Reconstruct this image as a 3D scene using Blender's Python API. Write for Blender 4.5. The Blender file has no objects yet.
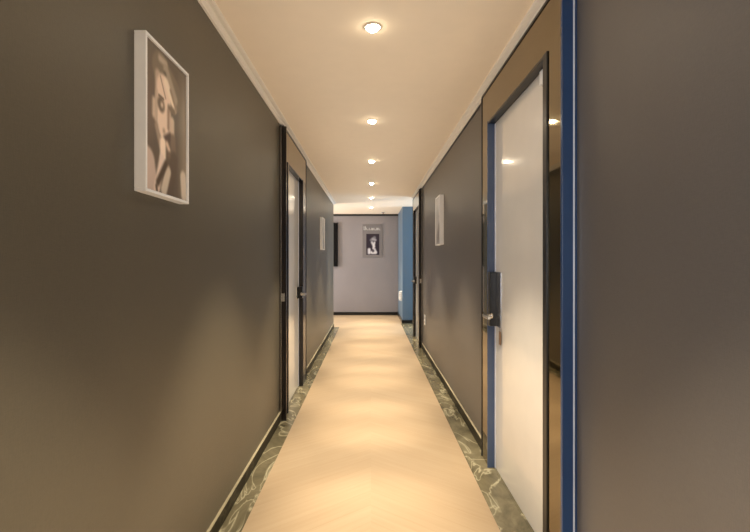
import bpy, bmesh, math, random
from mathutils import Vector, Matrix
random.seed(4)
SC = bpy.context.scene
COL = SC.collection

def lin(c, a=1.0):
    o = []
    for v in c:
        v /= 255.0
        o.append(v / 12.92 if v <= .04045 else ((v + .055) / 1.055) ** 2.4)
    return (o[0], o[1], o[2], a)

# ------------------------------------------------------------------ camera
cam_d = bpy.data.cameras.new('camera')
cam_d.sensor_width = 36.0
cam_d.lens = 36.0 * 450 / 750
cam_d.shift_x = 4.0 / 750
cam_d.shift_y = -4.5 / 750
cam_d.clip_start = .02
cam = bpy.data.objects.new('camera', cam_d)
cam.location = (0, 0, 1.3)
cam.rotation_euler = (math.pi / 2, 0, 0)
COL.objects.link(cam)
SC.camera = cam

# ------------------------------------------------------------------ world, colour management
w = bpy.data.worlds.new('world')
SC.world = w
w.use_nodes = True
w.node_tree.nodes['Background'].inputs['Color'].default_value = (1, .82, .62, 1)
w.node_tree.nodes['Background'].inputs['Strength'].default_value = .8
SC.view_settings.view_transform = 'Standard'
SC.view_settings.look = 'None'
SC.view_settings.gamma = 1
SC.view_settings.exposure = 0.16
# add even ambient light that has no lamp behind it, mainly for the ceiling
SC.cycles.use_fast_gi = True
SC.cycles.fast_gi_method = 'ADD'
w.light_settings.ao_factor = .24
w.light_settings.distance = .6

# lighting numbers
WARM = (1.0, .84, .63)
SPOT_W = 235.0
CORE_W = 250.0
SPOT_ANGLE = 66
DISC_E = 60.0
LOBBY_W = 150.0
SIDE_W = 90.0
LEFT_W = 120.0

def area(name, loc, rot, sx, sy, watts, col):
    d = bpy.data.lights.new(name, 'AREA')
    d.shape = 'RECTANGLE'
    d.size = sx
    d.size_y = sy
    d.energy = watts
    d.color = col
    o = bpy.data.objects.new(name, d)
    o.location = loc
    o.rotation_euler = rot
    COL.objects.link(o)
    return o

# daylight entering by the side-hall window (far right) and the lobby window (behind the photographer)
area('daylight_side_hall', (3.12, 8.7, 1.5), (0, math.radians(90), 0), 1.5, 1.1, SIDE_W, (.45, .70, 1.0))
area('fill_left_hall', (-3.3, 9.95, 1.5), (0, math.radians(-90), 0), 1.5, 1.3, LEFT_W, (1.0, .93, .90))  # added fill lamp brightening the end wall, not a known source
area('daylight_lobby', (-2.6, -3.35, 1.35), (math.radians(90), 0, 0), 1.9, 2.0, LOBBY_W, (.80, .87, 1.0))

# ------------------------------------------------------------------ dimensions
XL, XR = -.744, .771
ZC = 2.45
YB = -.55              # near end of the left wall, beyond it (behind the camera) the lobby
YL = 8.93              # far end of the left wall
YR = 8.02              # far end of the right wall
YCOL = 9.43            # face of the projecting wall
YE = 10.92             # end wall
TH = .15

# ------------------------------------------------------------------ node helpers
class NT:
    def __init__(s, name):
        s.m = bpy.data.materials.new(name)
        s.m.use_nodes = True
        s.t = s.m.node_tree
        s.b = s.t.nodes['Principled BSDF']
    def n(s, kind, **k):
        x = s.t.nodes.new(kind)
        for a, v in k.items():
            if a in x.inputs.keys() if False else False:
                pass
            setattr(x, a, v)
        return x
    def l(s, a, b):
        s.t.links.new(a, b)
    def math(s, op, a, b=None, c=None):
        x = s.t.nodes.new('ShaderNodeMath')
        x.operation = op
        for i, v in enumerate((a, b, c)):
            if v is None:
                continue
            if isinstance(v, (int, float)):
                x.inputs[i].default_value = v
            else:
                s.l(v, x.inputs[i])
        return x.outputs[0]
    def pos(s, scale=(1, 1, 1)):
        g = s.t.nodes.new('ShaderNodeNewGeometry')
        m = s.t.nodes.new('ShaderNodeMapping')
        m.inputs['Scale'].default_value = scale
        s.l(g.outputs['Position'], m.inputs['Vector'])
        return m.outputs[0]
    def noise(s, vec, scale, detail=3, rough=.5, dist=0):
        x = s.t.nodes.new('ShaderNodeTexNoise')
        x.inputs['Scale'].default_value = scale
        x.inputs['Detail'].default_value = detail
        x.inputs['Roughness'].default_value = rough
        x.inputs['Distortion'].default_value = dist
        if vec is not None:
            s.l(vec, x.inputs['Vector'])
        return x.outputs['Fac']
    def ramp(s, fac, stops):
        x = s.t.nodes.new('ShaderNodeValToRGB')
        while len(x.color_ramp.elements) < len(stops):
            x.color_ramp.elements.new(.5)
        for e, (p, c) in zip(x.color_ramp.elements, stops):
            e.position = p
            e.color = c
        s.l(fac, x.inputs[0])
        return x.outputs[0]
    def bump(s, h, strength, dist=.01):
        x = s.t.nodes.new('ShaderNodeBump')
        x.inputs['Strength'].default_value = strength
        x.inputs['Distance'].default_value = dist
        s.l(h, x.inputs['Height'])
        s.l(x.outputs[0], s.b.inputs['Normal'])
    def set(s, **k):
        for a, v in k.items():
            s.b.inputs[a.replace('_', ' ')].default_value = v
        return s

def plain(name, col, rough=.5, metal=0.0, spec=.5, var=.04, coat=0.0):
    """a slightly mottled single-colour surface"""
    t = NT(name)
    f = t.noise(t.pos(), 9, 4)
    c = Vector(col[:3])
    t.l(t.ramp(f, [(.3, (*(c * (1 - var)), 1)), (.7, (*(c * (1 + var)), 1))]), t.b.inputs['Base Color'])
    t.set(Roughness=rough, Metallic=metal, Specular_IOR_Level=spec, Coat_Weight=coat)
    return t.m

# ------------------------------------------------------------------ materials
def wallpaper(name, WALL):
    t = NT(name)
    a = t.noise(t.pos((900, 900, 60)), 1, 2)      # vertical threads
    b = t.noise(t.pos((60, 60, 900)), 1, 2)       # horizontal threads
    s = t.math('ADD', a, b)
    big = t.noise(t.pos((1.5, 1.5, .7)), 1.3, 3)
    f = t.math('ADD', t.math('MULTIPLY', s, .35), t.math('MULTIPLY', big, .3))
    c = Vector(WALL)
    t.l(t.ramp(f, [(.3, (*(c * .80), 1)), (.72, (*(c * 1.22), 1))]), t.b.inputs['Base Color'])
    t.set(Roughness=.40, Specular_IOR_Level=.6)
    t.bump(s, .25, .001)
    return t.m
M_WALL = wallpaper('taupe_linen_wallpaper', (.090, .077, .053))
M_WALL_R = wallpaper('warm_grey_linen_wallpaper', (.100, .089, .079))
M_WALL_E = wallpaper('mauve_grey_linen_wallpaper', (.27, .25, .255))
M_WALL_B = wallpaper('daylight_tinted_linen_wallpaper', (.10, .155, .21))  # bluish daylight on the projecting wall, painted into its base colour

M_CEIL = plain('matt_ceiling_paint', (.93, .80, .63), .75, spec=.2, var=.01)
M_CORN = plain('cornice_paint', (.84, .78, .68), .5, var=.01)

def laminate():
    t = NT('chevron_laminate')
    g = t.n('ShaderNodeNewGeometry')
    sp = t.n('ShaderNodeSeparateXYZ')
    t.l(g.outputs['Position'], sp.inputs[0])
    x, y = sp.outputs[0], sp.outputs[1]
    ax = t.math('ABSOLUTE', x)
    wv = t.math('ADD', y, t.math('MULTIPLY', ax, .75))
    k = t.math('DIVIDE', wv, .15)
    idp = t.math('ADD', t.math('FLOOR', k), t.math('MULTIPLY', t.math('SIGN', x), 57.3))
    wn = t.n('ShaderNodeTexWhiteNoise', noise_dimensions='1D')
    t.l(idp, wn.inputs['W'])
    fr = t.math('FRACT', k)
    seam = t.math('LESS_THAN', fr, .018)
    cx = t.n('ShaderNodeCombineXYZ')
    t.l(t.math('MULTIPLY', ax, 2.2), cx.inputs[0])
    t.l(t.math('MULTIPLY', wv, 34), cx.inputs[1])
    t.l(idp, cx.inputs[2])
    gr = t.noise(cx.outputs[0], 1, 4, .6, .3)
    f = t.math('ADD', t.math('MULTIPLY', wn.outputs[0], .16), t.math('MULTIPLY', gr, .75))
    f = t.math('SUBTRACT', f, t.math('MULTIPLY', seam, .22))
    t.l(t.ramp(f, [(.0, (.28, .19, .10, 1)), (.3, (.33, .243, .150, 1)), (.75, (.375, .288, .186, 1))]), t.b.inputs['Base Color'])
    t.set(Roughness=.42, Specular_IOR_Level=.4)
    return t.m
M_FLOOR = laminate()

def marble(name, dark, mid, vein, sc=5):
    t = NT(name)
    p = t.pos((1, .6, 1))
    n1 = t.noise(p, sc, 6, .65, 1.2)
    n2 = t.noise(t.pos((1, .45, 1)), sc * 1.1, 3, .5, 1.4)
    v = t.math('ABSOLUTE', t.math('SUBTRACT', n2, .5))
    base = t.ramp(n1, [(.3, dark), (.7, mid)])
    vn = t.ramp(v, [(.0, (1, 1, 1, 1)), (.012, (.35, .35, .35, 1)), (.035, (0, 0, 0, 1))])
    mx = t.n('ShaderNodeMix', data_type='RGBA')
    t.l(vn, mx.inputs[0])
    t.l(base, mx.inputs[6])
    mx.inputs[7].default_value = vein
    t.l(mx.outputs[2], t.b.inputs['Base Color'])
    t.set(Roughness=.22, Specular_IOR_Level=.5)
    return t.m
M_MARB = marble('olive_marble', (.065, .056, .032, 1), (.19, .165, .10, 1), (.36, .33, .22, 1), 4.2)
M_SKIRT = marble('dark_skirting_marble', (.010, .008, .004, 1), (.026, .021, .011, 1), (.07, .06, .035, 1), 4)
M_SKIRT.node_tree.nodes['Principled BSDF'].inputs['Roughness'].default_value = .5
M_SKIRT.node_tree.nodes['Principled BSDF'].inputs['Specular IOR Level'].default_value = .2
M_EDGE = plain('ivory_skirting_edge', (.33, .29, .19), .5)

M_BRONZE = plain('polished_bronze_panel', (.25, .20, .115), .045, metal=1.0, var=.02)
M_BLACK = plain('black_lacquer', (.006, .006, .007), .3)
M_DARKBR = plain('dark_brown_lacquer', (.014, .011, .011), .2)
M_BLUE = plain('blue_reflection_lacquer', (.018, .048, .125), .22)  # reflected blue daylight painted into the post colour
M_BLUE2 = plain('pale_blue_reflection_lacquer', (.06, .09, .165), .25)  # same painted blue reflection, for the far reveal
M_STEEL = plain('brushed_steel', (.72, .72, .72), .22, metal=1.0)
M_ALU = plain('pale_aluminium_edge', (.72, .76, .86), .3, metal=.3)
M_DOOR = plain('glossy_cream_door', (.72, .68, .61), .14, var=.015, coat=.4)
M_WHITE = plain('white_plastic', (.80, .78, .74), .35)
M_FRAME = plain('white_picture_frame', (.88, .86, .83), .4)
M_LIP = plain('ivory_frame_lip', (.82, .79, .70), .35)
M_GREYMAT = plain('grey_poster_card', (.20, .185, .185), .5)
M_LETTER = plain('pale_grey_lettering', (.50, .50, .49), .5)
M_TAG = plain('brown_leather_tag', (.22, .13, .07), .6)
M_SCREEN = plain('black_screen_glass', (.006, .006, .007), .12)
M_SIDEPIC = plain('pale_photo_paper', (.60, .58, .55), .4)

def printmat(name):
    t = NT(name)
    a = t.n('ShaderNodeVertexColor', layer_name='ink')
    t.l(a.outputs['Color'], t.b.inputs['Base Color'])
    t.set(Roughness=.35, Specular_IOR_Level=.4)
    return t.m
M_PRINT = printmat('photo_print')

def glow(name, col, e):
    t = NT(name)
    t.b.inputs['Base Color'].default_value = (.9, .9, .9, 1)
    t.b.inputs['Emission Color'].default_value = (*col, 1)
    t.b.inputs['Emission Strength'].default_value = e
    return t.m
M_GLOW = glow('warm_lamp_diffuser', (1, .86, .62), DISC_E)

def glass():
    t = NT('window_glass')
    t.set(Roughness=.02, Transmission_Weight=1.0, IOR=1.45)
    return t.m
M_GLASS = glass()

# ------------------------------------------------------------------ mesh helpers
def new_obj(name, bm, mat, parent=None, bevel=0, smooth=False):
    me = bpy.data.meshes.new(name)
    bmesh.ops.recalc_face_normals(bm, faces=bm.faces)
    bm.to_mesh(me)
    bm.free()
    for m in (mat if isinstance(mat, (list, tuple)) else [mat]):
        me.materials.append(m)
    o = bpy.data.objects.new(name, me)
    COL.objects.link(o)
    if parent is not None:
        o.parent = parent
    if bevel:
        b = o.modifiers.new('bevel', 'BEVEL')
        b.width = bevel
        b.segments = 2
        b.limit_method = 'ANGLE'
    if smooth:
        for p in me.polygons:
            p.use_smooth = True
    return o

def box(bm, x0, x1, y0, y1, z0, z1, mi=0):
    if x0 > x1: x0, x1 = x1, x0
    if y0 > y1: y0, y1 = y1, y0
    v = [bm.verts.new((x, y, z)) for z in (z0, z1) for y in (y0, y1) for x in (x0, x1)]
    for q in ((0, 1, 3, 2), (4, 6, 7, 5), (0, 4, 5, 1), (2, 3, 7, 6), (0, 2, 6, 4), (1, 5, 7, 3)):
        f = bm.faces.new([v[i] for i in q])
        f.material_index = mi

def boxes(name, lst, mat, parent=None, bevel=0):
    bm = bmesh.new()
    for b in lst:
        box(bm, *b)
    return new_obj(name, bm, mat, parent, bevel)

def prism(bm, prof, y0, y1):
    """profile of (x, z) points extruded along y"""
    a = [bm.verts.new((x, y0, z)) for x, z in prof]
    b = [bm.verts.new((x, y1, z)) for x, z in prof]
    n = len(prof)
    bm.faces.new(a)
    bm.faces.new(list(reversed(b)))
    for i in range(n):
        bm.faces.new((a[i], b[i], b[(i + 1) % n], a[(i + 1) % n]))

def lathe(bm, prof, seg=32, mat=Matrix()):
    """profile of (r, z) spun about z"""
    rings = []
    for r, z in prof:
        if r < 1e-6:
            rings.append([bm.verts.new(mat @ Vector((0, 0, z)))])
        else:
            rings.append([bm.verts.new(mat @ Vector((r * math.cos(2 * math.pi * i / seg), r * math.sin(2 * math.pi * i / seg), z))) for i in range(seg)])
    for a, b in zip(rings, rings[1:]):
        for i in range(seg):
            j = (i + 1) % seg
            if len(a) == 1 and len(b) == 1:
                continue
            if len(a) == 1:
                bm.faces.new((a[0], b[i], b[j]))
            elif len(b) == 1:
                bm.faces.new((a[i], b[0], a[j]))
            else:
                bm.faces.new((a[i], b[i], b[j], a[j]))

def empty(name, loc=(0, 0, 0)):
    o = bpy.data.objects.new(name, None)
    o.empty_display_size = .05
    o.location = loc
    COL.objects.link(o)
    return o

def tag(o, label, cat, group=None):
    o['label'] = label
    o['category'] = cat
    if group:
        o['group'] = group
    return o

def struct(o):
    o['kind'] = 'structure'
    return o

# ------------------------------------------------------------------ room shell
LX, LY = -4.0, -3.5          # lobby extents behind the camera
struct(boxes('floor', [(-4.2, 4.2, -3.7, YE + .2, -.1, 0)], M_FLOOR))
struct(boxes('ceiling', [(-4.2, 4.2, -3.7, YE + .2, ZC, ZC + .1)], M_CEIL))
# door spans along y
D1 = (1.684, 3.005)          # right, near
D2 = (3.66, 4.955)           # left
D3 = (6.74, 7.96)            # right, far
struct(boxes('wall_left', [(XL - TH, XL, YB, D2[0], 0, ZC), (XL - TH, XL, D2[1], YL, 0, ZC)], M_WALL))
struct(boxes('wall_right', [(XR, XR + TH, -3.5, D1[0], 0, ZC), (XR, XR + TH, D1[1], D3[0], 0, ZC),
                            (XR, XR + TH, D3[1], YR, 0, ZC)], M_WALL_R))
struct(boxes('wall_end', [(-3.4, .66, YE, YE + TH, 0, ZC)], M_WALL_E))
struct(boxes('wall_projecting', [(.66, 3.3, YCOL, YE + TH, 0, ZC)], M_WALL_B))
struct(boxes('wall_side_hall', [(XR + TH, 3.3, YR - TH, YR, 0, ZC)], M_WALL))
struct(boxes('wall_left_hall', [(-3.4, XL - TH, YL - TH, YL, 0, ZC), (-3.55, -3.4, YL - TH, YE + TH, 0, .7), (-3.55, -3.4, YL - TH, YE + TH, 2.3, ZC),
                                (-3.55, -3.4, YL - TH, 9.25, .7, 2.3), (-3.55, -3.4, 10.65, YE + TH, .7, 2.3)], M_WALL))
# side-hall end with its window opening
struct(boxes('wall_window_side', [(3.3, 3.45, YR - TH, YCOL + .1, 0, .7), (3.3, 3.45, YR - TH, YCOL + .1, 2.3, ZC),
                                  (3.3, 3.45, YR - TH, 8.12, .7, 2.3), (3.3, 3.45, 9.28, YCOL + .1, .7, 2.3)], M_WALL))
# lobby behind the camera
struct(boxes('wall_lobby', [(LX - TH, LX, LY, YB, 0, ZC), (LX, XL - TH, YB - TH, YB, 0, ZC),
                            (LX - TH, -3.7, LY - TH, LY, 0, ZC), (-1.5, XR + TH, LY - TH, LY, 0, ZC),
                            (-3.7, -1.5, LY - TH, LY, 0, .3), (-3.7, -1.5, LY - TH, LY, 2.35, ZC)], M_CORN))

def window(name, plane, a0, a1, z0, z1, c, t=.05):
    bm = bmesh.new()
    fr = [(a0, a1, z0, z0 + t), (a0, a1, z1 - t, z1), (a0, a0 + t, z0 + t, z1 - t), (a1 - t, a1, z0 + t, z1 - t),
          ((a0 + a1 - t) / 2, (a0 + a1 + t) / 2, z0 + t, z1 - t)]
    for p0, p1, q0, q1 in fr:
        if plane == 'x':
            box(bm, c, c + .06, p0, p1, q0, q1)
        else:
            box(bm, p0, p1, c - .06, c, q0, q1)
    o = struct(new_obj(name, bm, M_WHITE))
    bm = bmesh.new()
    if plane == 'x':
        box(bm, c + .026, c + .034, a0 + t, a1 - t, z0 + t, z1 - t)
    else:
        box(bm, a0 + t, a1 - t, c - .034, c - .026, z0 + t, z1 - t)
    new_obj('window_pane', bm, M_GLASS, o)
window('window_1', 'x', 8.12, 9.28, .7, 2.3, 3.34)
window('added_window', 'x', 9.25, 10.65, .7, 2.3, -3.5)  # unseen window added to go with the left-hall fill lamp
window('window_2', 'y', -3.7, -1.5, .3, 2.35, LY - .04)

# cornices: stepped moulding
def cornice(name, xw, s, zb, inner, y0, y1):
    d = abs(xw - inner)
    P = [(0, zb), (.012, zb), (.014, zb + .006), (d * .45, zb + .012), (d * .50, zb + .022), (d * .86, zb + (ZC - zb) * .62),
         (d, zb + (ZC - zb) * .70), (d, ZC), (0, ZC)]
    bm = bmesh.new()
    prism(bm, [(xw - s * q, z) for q, z in P], y0, y1)
    return struct(new_obj(name, bm, M_CORN))
cornice('trim_1', XL, -1, 2.418, -.690, YB, YL)
cornice('trim_2', XR, 1, 2.405, .721, -3.5, YR)
# thin black shadow bead under the right cornice
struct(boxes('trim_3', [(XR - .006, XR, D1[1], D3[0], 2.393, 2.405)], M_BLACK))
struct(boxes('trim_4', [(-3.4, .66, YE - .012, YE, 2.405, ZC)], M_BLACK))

# marble borders in the floor
struct(boxes('trim_5', [(XL, -.6235, YB, YL, 0, .002)], M_MARB))
struct(boxes('trim_6', [(.6235, XR, -3.5, YR, 0, .002), (.6235, 3.3, YR, YCOL, 0, .002)], M_MARB))

def skirting(name, segs, s):
    o = boxes(name, [(xw, xw - s * .012, a, b, .002, .074) for xw, a, b in segs], M_SKIRT)
    boxes('skirting_edge', [(xw, xw - s * .013, a, b, .074, .079) for xw, a, b in segs], M_EDGE, o)
    return struct(o)
skirting('baseboard_left', [(XL, YB, D2[0]), (XL, D2[1], YL)], -1)
skirting('baseboard_right', [(XR, -3.5, D1[0]), (XR, D1[1], D3[0])], 1)
struct(boxes('baseboard_end', [(-3.4, .66, YE - .014, YE, 0, .075)], M_BLACK))
struct(boxes('baseboard_projecting', [(.66, 3.3, YCOL - .014, YCOL, .002, .075), (.646, .66, YCOL - .014, YE - .014, .002, .075)], M_BLACK))

# ------------------------------------------------------------------ door units
def door_unit(name, s, xw, span, front, open0, open1, xd, ztop, zhead, blue, post=.055):
    """s=+1 right wall, -1 left wall. Casing of polished bronze panels, bead, post, leaf, lock."""
    y0, y1 = span
    X = lambda v: s * v
    back = abs(xw) + TH
    root = empty(name, (xw, (y0 + y1) / 2, 0))
    struct(root)
    def B(nm, lst, mat, bevel=0, parent=None):
        o = boxes(nm, [(X(a), X(b), c, d, e, f) for a, b, c, d, e, f in lst], mat, None, bevel)
        p = parent or root
        o.parent = p
        if p is root:
            o.matrix_parent_inverse = Matrix.Translation(root.location).inverted()
        return o
    pt = .018
    # bronze-faced casing: near jamb, far jamb, header
    B('door_header', [(front, back, y0 + pt, y1, zhead, ztop)], M_BRONZE)
    for a, b in ((y0 + pt, open0), (open1, y1)):
        B('door_jamb', [(front, back, a, b, 0, zhead)], M_BRONZE if blue else M_DARKBR)
    dark = M_BLACK if blue else M_DARKBR
    # bead round the opening (near side, head)
    B('door_bead', [(front - .006, xd, open0, open0 + .045, 0, zhead),
                    (front - .004, xd, open0 + .045, open1 - .012, zhead - .014, zhead)], dark, .002)
    # far reveal
    B('door_reveal', [(front - .008, xd + .002, open1 - .012, open1, 0, zhead)], M_BLUE2 if blue else M_DARKBR, .0015)
    # projecting post at the near outer edge
    pf = abs(xw) - post
    B('door_post', [(pf, back, y0, y0 + pt, 0, ztop)], M_BLUE if blue else M_DARKBR, .002)
    B('post_edge', [(pf + .040, pf + .045, y0 - .004, y0, 0, ztop)], M_ALU if blue else M_STEEL)
    B('top_bead', [(front - .004, back, y0 + pt, y1, ztop, ztop + .012)], M_BLACK)
    B('corner_bead', [(front - .004, front + .02, y1, y1 + .012, 0, ztop)], M_BLACK)
    # leaf
    leaf = B('door_leaf', [(xd, xd + .045, open0 + .045, open1 - .012, .006, zhead - .014)], M_DOOR, .002)
    B('edge_strip', [(xd - .004, xd, open1 - .030, open1 - .014, .006, zhead - .02)], M_ALU, 0)
    B('threshold', [(abs(xw), back, open0 - .0, open1, 0, .004)], M_MARB)
    # lock: black case on the reveal side, steel back plate on the leaf, lever
    ly = open1 - .034
    lz0, lz1 = (.90, 1.235) if blue else (.92, 1.04)
    B('door_lock', [(xd - .048, xd - .004, ly - .034, ly + .022, lz0, lz1)], M_BLACK, .004)
    B('lock_plate', [(xd - .007, xd, ly - .125, ly - .034, lz0, lz1)], M_STEEL, .003)
    if not blue:
        B('strike_plate', [(pf + .012, pf + .040, y0 - .003, y0, .975, 1.04)], M_STEEL, .001)
    bm = bmesh.new()
    R = Matrix.Translation((X(xd - .03), ly - .03, .965)) @ Matrix.Rotation(-s * math.pi / 2, 4, 'Y')
    lathe(bm, [(0, 0), (.020, 0), (.020, .012), (.010, .016), (.010, .055), (0, .055)], 24, R)
    box(bm, X(xd - .090), X(xd - .072), ly - .145, ly - .015, .955, .975)
    h = new_obj('door_lever', bm, M_STEEL, root, .004)
    h.matrix_parent_inverse = Matrix.Translation(root.location).inverted()
    return root

d1 = door_unit('door_1', 1, XR, D1, .742, 1.886, 2.845, .781, 2.388, 2.183, True)
d2 = door_unit('door_2', -1, XL, D2, .715, 3.846, 4.70, .754, 2.40, 2.15, False)
d3 = door_unit('door_3', 1, XR, D3, .742, 6.93, 7.80, .781, 2.388, 2.183, False)

def door_extra():
    # white sensor at the top corner of the near right leaf
    o = boxes('door_contact', [(.768, .781, 2.02, 2.055, 2.10, 2.165)], M_WHITE, None, .003)
    o.parent = d1
    o.matrix_parent_inverse = Matrix.Translation(d1.location).inverted()
door_extra()

# ------------------------------------------------------------------ recessed ceiling lights
def make_light():
    root = empty('ceiling_light')
    bm = bmesh.new()
    lathe(bm, [(.030, 0), (.042, 0), (.043, -.003), (.040, -.006), (.032, -.005), (.029, -.001), (.030, 0)], 40)
    new_obj('trim_ring', bm, M_CORN, root, smooth=True)
    bm = bmesh.new()
    lathe(bm, [(.029, 0), (.029, -.008), (.026, -.014), (.019, -.019), (.010, -.0215), (0, -.022)], 32)
    new_obj('lamp_lens', bm, M_GLOW, root, smooth=True)
    d = bpy.data.lights.new('lamp_beam', 'SPOT')
    d.energy = SPOT_W
    d.color = WARM
    d.spot_size = math.radians(SPOT_ANGLE)
    d.spot_blend = .5
    d.shadow_soft_size = .03
    o = bpy.data.objects.new('lamp_beam', d)
    o.location = (0, 0, -.03)
    COL.objects.link(o)
    o.parent = root
    d = bpy.data.lights.new('lamp_core', 'SPOT')      # the reflector's tight inner beam
    d.energy = CORE_W
    d.color = WARM
    d.spot_size = math.radians(32)
    d.spot_blend = 1.0
    d.shadow_soft_size = .03
    o = bpy.data.objects.new('lamp_core', d)
    o.location = (0, 0, -.03)
    COL.objects.link(o)
    o.parent = root
    return root
LL = ['recessed downlight nearest the viewer, first and largest along the corridor ceiling',
      'second recessed downlight from the viewer in the row along the ceiling',
      'third recessed downlight from the viewer in the row along the ceiling',
      'fourth recessed downlight from the viewer, between the second and third doors',
      'fifth recessed downlight from the viewer, last but one before the end wall',
      'sixth and last recessed downlight, closest to the grey end wall']
proto = make_light()
ys = [2.205 + 1.47 * i for i in range(6)]
spots = [(.008, y) for y in ys]
for i, (x, y) in enumerate(spots):
    if i == 0:
        o = proto
    else:
        o = proto.copy()
        COL.objects.link(o)
        for ch in proto.children:
            c = ch.copy()
            COL.objects.link(c)
            c.parent = o
    o.location = (x, y, ZC)
    tag(o, LL[i], 'ceiling light', 'recessed downlights along the corridor ceiling')
# the same row continues above and behind the camera: lamps only just out of the frame
for i, y in enumerate((2.205 - 1.47, 2.205 - 2.94)):
    o = proto.copy()
    COL.objects.link(o)
    for ch in proto.children:
        c = ch.copy()
        COL.objects.link(c)
        c.parent = o
    o.location = (.008, y, ZC)
    tag(o, ['recessed downlight directly above the viewer, out of the photo', 'recessed downlight behind the viewer, out of the photo'][i],
        'ceiling light', 'recessed downlights along the corridor ceiling')

# ------------------------------------------------------------------ framed pictures
PORTRAIT = [(0.115,0.428,0.217,0.381,0.06,(110,92,70)),(0.108,0.465,0.153,0.465,0.012,(165,145,120)),(0.094,0.402,0.094,0.318,0.02,(170,140,115)),
(0.153,0.444,0.226,0.366,0.02,(150,130,105)),(0.145,0.423,0.145,0.417,0.012,(80,65,45)),(0.138,0.369,0.138,0.248,0.052,(215,180,150)),
(0.150,0.400,0.222,0.330,0.014,(222,194,160)),(0.190,0.385,0.235,0.330,0.007,(130,105,80)),(0.112,0.405,0.150,0.345,0.004,(150,115,88)),(0.100,0.338,0.135,0.336,0.004,(95,72,54)),(0.084,0.230,0.112,0.172,0.012,(150,122,98)),(0.085,0.345,0.080,0.250,0.008,(180,150,122)),(0.066,0.308,0.066,0.262,0.012,(190,160,130)),
(0.115,0.313,0.119,0.31,0.024,(105,80,58)),(0.123,0.312,0.123,0.312,0.009,(205,175,145)),(0.177,0.32,0.217,0.319,0.011,(110,85,60)),
(0.173,0.304,0.173,0.248,0.01,(140,105,80)),(0.201,0.278,0.201,0.235,0.018,(190,160,130)),(0.138,0.227,0.138,0.227,0.009,(160,125,95)),
(0.145,0.198,0.184,0.22,0.015,(75,50,40)),(0.209,0.216,0.217,0.127,0.02,(115,90,70)),(0.019,0.094,0.039,0.015,0.055,(185,155,135)),
(0.217,0.145,0.184,0.025,0.03,(85,65,50)),(0.13,0.184,0.13,0.133,0.022,(225,195,165)),(0.161,0.189,0.177,0.172,0.01,(205,170,140)),
(0.177,0.154,0.177,0.154,0.011,(110,85,65)),(0.123,0.124,0.087,0.023,0.02,(215,185,160)),(0.169,0.092,0.138,0.024,0.022,(185,165,140)),
(0.153,0.117,0.094,0.044,0.013,(70,50,35)),(0.083,0.029,0.087,0.016,0.007,(70,50,35)),(0.296,0.095,0.305,0.032,0.026,(190,170,145))]

def ink(strokes, bg, gain=1.0, soft=.012, grey=0.0):
    def f(u, v):
        c = list(bg(u, v))
        for (a, b, c2, d, r, col) in strokes:
            dx, dy = c2 - a, d - b
            L = dx * dx + dy * dy
            t = 0 if L == 0 else max(0, min(1, ((u - a) * dx + (v - b) * dy) / L))
            q = math.hypot(u - a - t * dx, v - b - t * dy)
            so = min(soft, r * 1.3) * 1.6
            k = (r + so * .5 - q) / so
            k = max(0, min(1, k))
            k = k * k * (3 - 2 * k)
            if k > 0:
                c = [c[i] * (1 - k) + col[i] * k for i in range(3)]
        m = sum(c) / 3
        c = [v * (1 - grey) + m * grey for v in c]
        g = lin(c)
        return (g[0] * gain, g[1] * gain, g[2] * gain, 1)
    return f

def print_sheet(name, P, W, H, nu, nv, fn, parent, mat):
    """P(u, v) -> 3-D point; colour per vertex is the printed picture"""
    bm = bmesh.new()
    g = [[bm.verts.new(P(W * i / nu, H * j / nv)) for i in range(nu + 1)] for j in range(nv + 1)]
    for j in range(nv):
        for i in range(nu):
            bm.faces.new((g[j][i], g[j][i + 1], g[j + 1][i + 1], g[j + 1][i]))
    lay = bm.loops.layers.float_color.new('ink')
    for j in range(nv):
        pass
    bm.verts.index_update()
    cols = [fn(W * i / nu, H * j / nv) for j in range(nv + 1) for i in range(nu + 1)]
    for f in bm.faces:
        for l in f.loops:
            l[lay] = cols[l.vert.index]
    me = bpy.data.meshes.new(name)
    bm.to_mesh(me)
    bm.free()
    me.materials.append(mat)
    o = bpy.data.objects.new(name, me)
    COL.objects.link(o)
    o.parent = parent
    return o

def picture(label, s, xw, y0, width, z0, height, depth, fn, nu, nv, lip=M_LIP):
    """white box frame on a side wall (s=-1 left, +1 right); u runs away from the camera"""
    root = empty('wall_picture', (xw, y0, z0))
    tag(root, label, 'picture', 'white framed pictures on the corridor walls')
    X = lambda v: -s * v
    r = .010
    # frame: four rails standing proud of the wall, print set back 4 mm
    bm = bmesh.new()
    box(bm, 0, X(depth), 0, width, 0, r)
    box(bm, 0, X(depth), 0, width, height - r, height)
    box(bm, 0, X(depth), 0, r, r, height - r)
    box(bm, 0, X(depth), width - r, width, r, height - r)
    new_obj('picture_frame', bm, M_FRAME, root, .0015)
    bm = bmesh.new()
    box(bm, 0, X(depth - .008), r, width - r, r, height - r)
    new_obj('backing_board', bm, M_BLACK, root)
    g = .002
    W, H = width - 2 * r - 2 * g, height - 2 * r - 2 * g
    def P(u, v):
        return (X(depth - .007), r + g + u, r + g + v)
    print_sheet('photo_print', P, W, H, nu, nv, lambda u, v: fn(u + r + g, v + r + g), root, M_PRINT)
    return root

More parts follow.
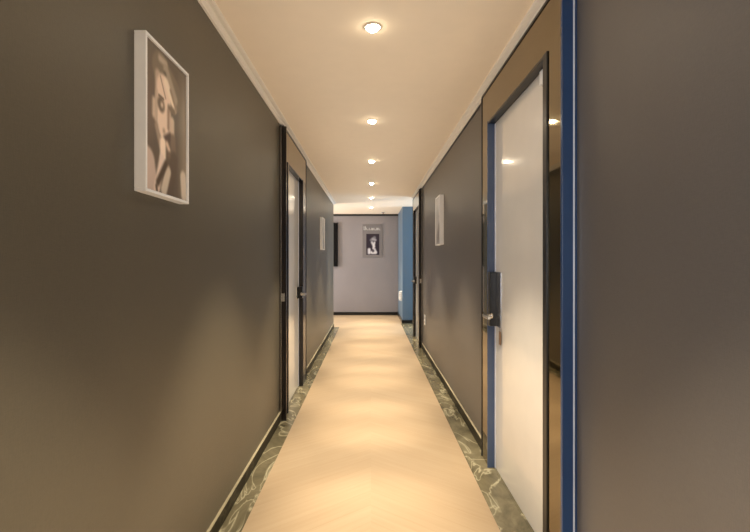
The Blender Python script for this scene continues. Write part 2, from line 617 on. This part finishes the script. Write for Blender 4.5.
def bg1(u, v):
    # studio backdrop of the portrait: brown, lighter band on the right
    k = max(0, min(1, (u - .24) / .06)) * max(0, min(1, (.36 - abs(v - .20)) / .2))
    m = max(0, 1 - abs(v - .28) / .2) * max(0, 1 - u / .12)
    a = (88, 72, 56)
    return [a[i] + k * (40, 38, 30)[i] + m * (28, 14, 14)[i] for i in range(3)]
picture('large white box-framed sepia portrait of a person with hand at mouth, near left wall', -1, XL, 1.412, .334, 1.522, .505, .038,
        ink(PORTRAIT, bg1, 1.45, .012, .30), 84, 126)
FIG2 = [(.10, .40, .10, .30, .05, (165, 160, 150)), (.14, .22, .20, .06, .05, (150, 145, 138)), (.24, .34, .26, .18, .03, (205, 200, 192))]
picture('small pale framed picture on the left wall beyond the left door', -1, XL, 6.56, .334, 1.475, .475, .038,
        ink(FIG2, lambda u, v: (198, 194, 186), 1.0, .03), 24, 36)
FIG3 = [(.18, .40, .16, .33, .04, (170, 165, 158)), (.10, .18, .20, .08, .06, (140, 134, 128)), (.08, .05, .12, .12, .03, (110, 104, 100))]
picture('pale grey print in a thick white frame on the right wall past the near door', 1, XR, 4.766, .32, 1.48, .53, .045,
        ink(FIG3, lambda u, v: (186, 181, 176), 1.0, .03), 24, 36)

# end-wall poster
def poster():
    W, H = .47, .80
    x0, z0 = -.205, 1.40
    root = empty('wall_poster', (x0, YE, z0))
    tag(root, 'grey poster with a dark photo of a pale figure and light lettering, end wall', 'poster')
    boxes('poster_card', [(0, W, -.016, 0, 0, H)], M_GREYMAT, root, .002)
    # dark photo
    pw, ph, px, pz = .315, .51, .09, .06
    fig = [(.12, .36, .20, .42, .035, (120, 118, 122)), (.16, .38, .22, .36, .03, (160, 158, 162)), (.14, .30, .19, .20, .028, (205, 203, 206)),
           (.20, .30, .17, .16, .022, (215, 213, 216)), (.07, .13, .07, .05, .035, (215, 213, 216)), (.14, .06, .22, .06, .04, (220, 218, 220)),
           (.20, .14, .23, .06, .028, (205, 203, 206)), (.165, .10, .165, .09, .026, (70, 64, 74))]
    print_sheet('poster_photo', lambda u, v: (px + u, -.0175, pz + v), pw, ph, 40, 64,
                ink(fig, lambda u, v: (46, 38, 50), 1.0, .03), root, M_PRINT)
    # masthead: one tall first letter and a run of smaller ones, too small to read in the photo
    L = [(.02, .012, .09), (.045, .03, .09), (.02, .045, .014), (.085, .014, .06), (.105, .034, .014), (.15, .014, .055), (.168, .028, .014),
         (.205, .014, .055), (.225, .03, .05), (.265, .016, .055), (.29, .03, .014), (.325, .014, .055), (.345, .03, .055), (.385, .014, .055), (.402, .022, .014)]
    boxes('poster_lettering', [(.005 + x, .005 + x + wd, -.0185, -.016, .66, .66 + h) for x, wd, h in L], M_LETTER, root)
poster()

# black upright panel at the left of the end wall
root = empty('wall_screen', (-1.30, YE, 1.18))
tag(root, 'narrow black upright screen at the left edge of the end wall', 'screen')
boxes('screen_housing', [(0, .50, -.05, 0, 0, 1.06)], M_BLACK, root, .006)
boxes('screen_glass', [(.015, .485, -.053, -.05, .015, 1.045)], M_SCREEN, root)

# ------------------------------------------------------------------ small wall items
def outlet(label, xw, y, z):
    root = empty('wall_outlet', (xw, y, z))
    tag(root, label, 'outlet')
    boxes('face_plate', [(-.009, 0, -.05, .05, -.07, .07)], M_WHITE, root, .003)
    for dz in (-.03, .03):
        bm = bmesh.new()
        lathe(bm, [(0, 0), (.017, 0), (.017, .002), (0, .002)], 20, Matrix.Translation((-.009, 0, dz)) @ Matrix.Rotation(-math.pi / 2, 4, 'Y'))
        new_obj('socket', bm, M_GREYMAT, root)
outlet('small white power outlet low on the right wall before the far door', XR, 6.40, .47)

def wall_phone():
    root = empty('wall_phone', (.66, 9.62, .46))
    tag(root, 'small white wall phone low on the blue-lit projecting wall at the far right', 'phone')
    boxes('phone_base', [(-.03, 0, -.06, .06, 0, .21)], M_WHITE, root, .008)
    bm = bmesh.new()
    box(bm, -.062, -.03, -.028, .028, .145, .20)
    box(bm, -.062, -.03, -.028, .028, .01, .065)
    box(bm, -.066, -.048, -.024, .024, .04, .17)
    new_obj('handset', bm, M_WHITE, root, .006)
wall_phone()

def tag_obj():
    root = empty('key_tag', (.775, 2.70, .90))
    tag(root, 'small brown tag hanging below the lock plate on the near right door', 'tag')
    boxes('tag_body', [(-.004, 0, -.018, .018, -.10, -.02)], M_TAG, root, .0015)
    boxes('tag_cord', [(-.003, -.001, -.0015, .0015, -.02, .005)], M_BLACK, root)
tag_obj()

root = empty('ceiling_sprinkler', (.285, 10.55, ZC))
tag(root, 'tiny dark sprinkler head on the ceiling just before the end wall', 'sprinkler')
bm = bmesh.new()
lathe(bm, [(0, 0), (.038, 0), (.036, -.006), (.012, -.010), (.012, -.035), (0, -.035)], 24)
new_obj('sprinkler_body', bm, M_GREYMAT, root)
bm = bmesh.new()
lathe(bm, [(0, -.035), (.028, -.036), (.028, -.040), (0, -.041)], 24)
new_obj('deflector', bm, M_BLACK, root)
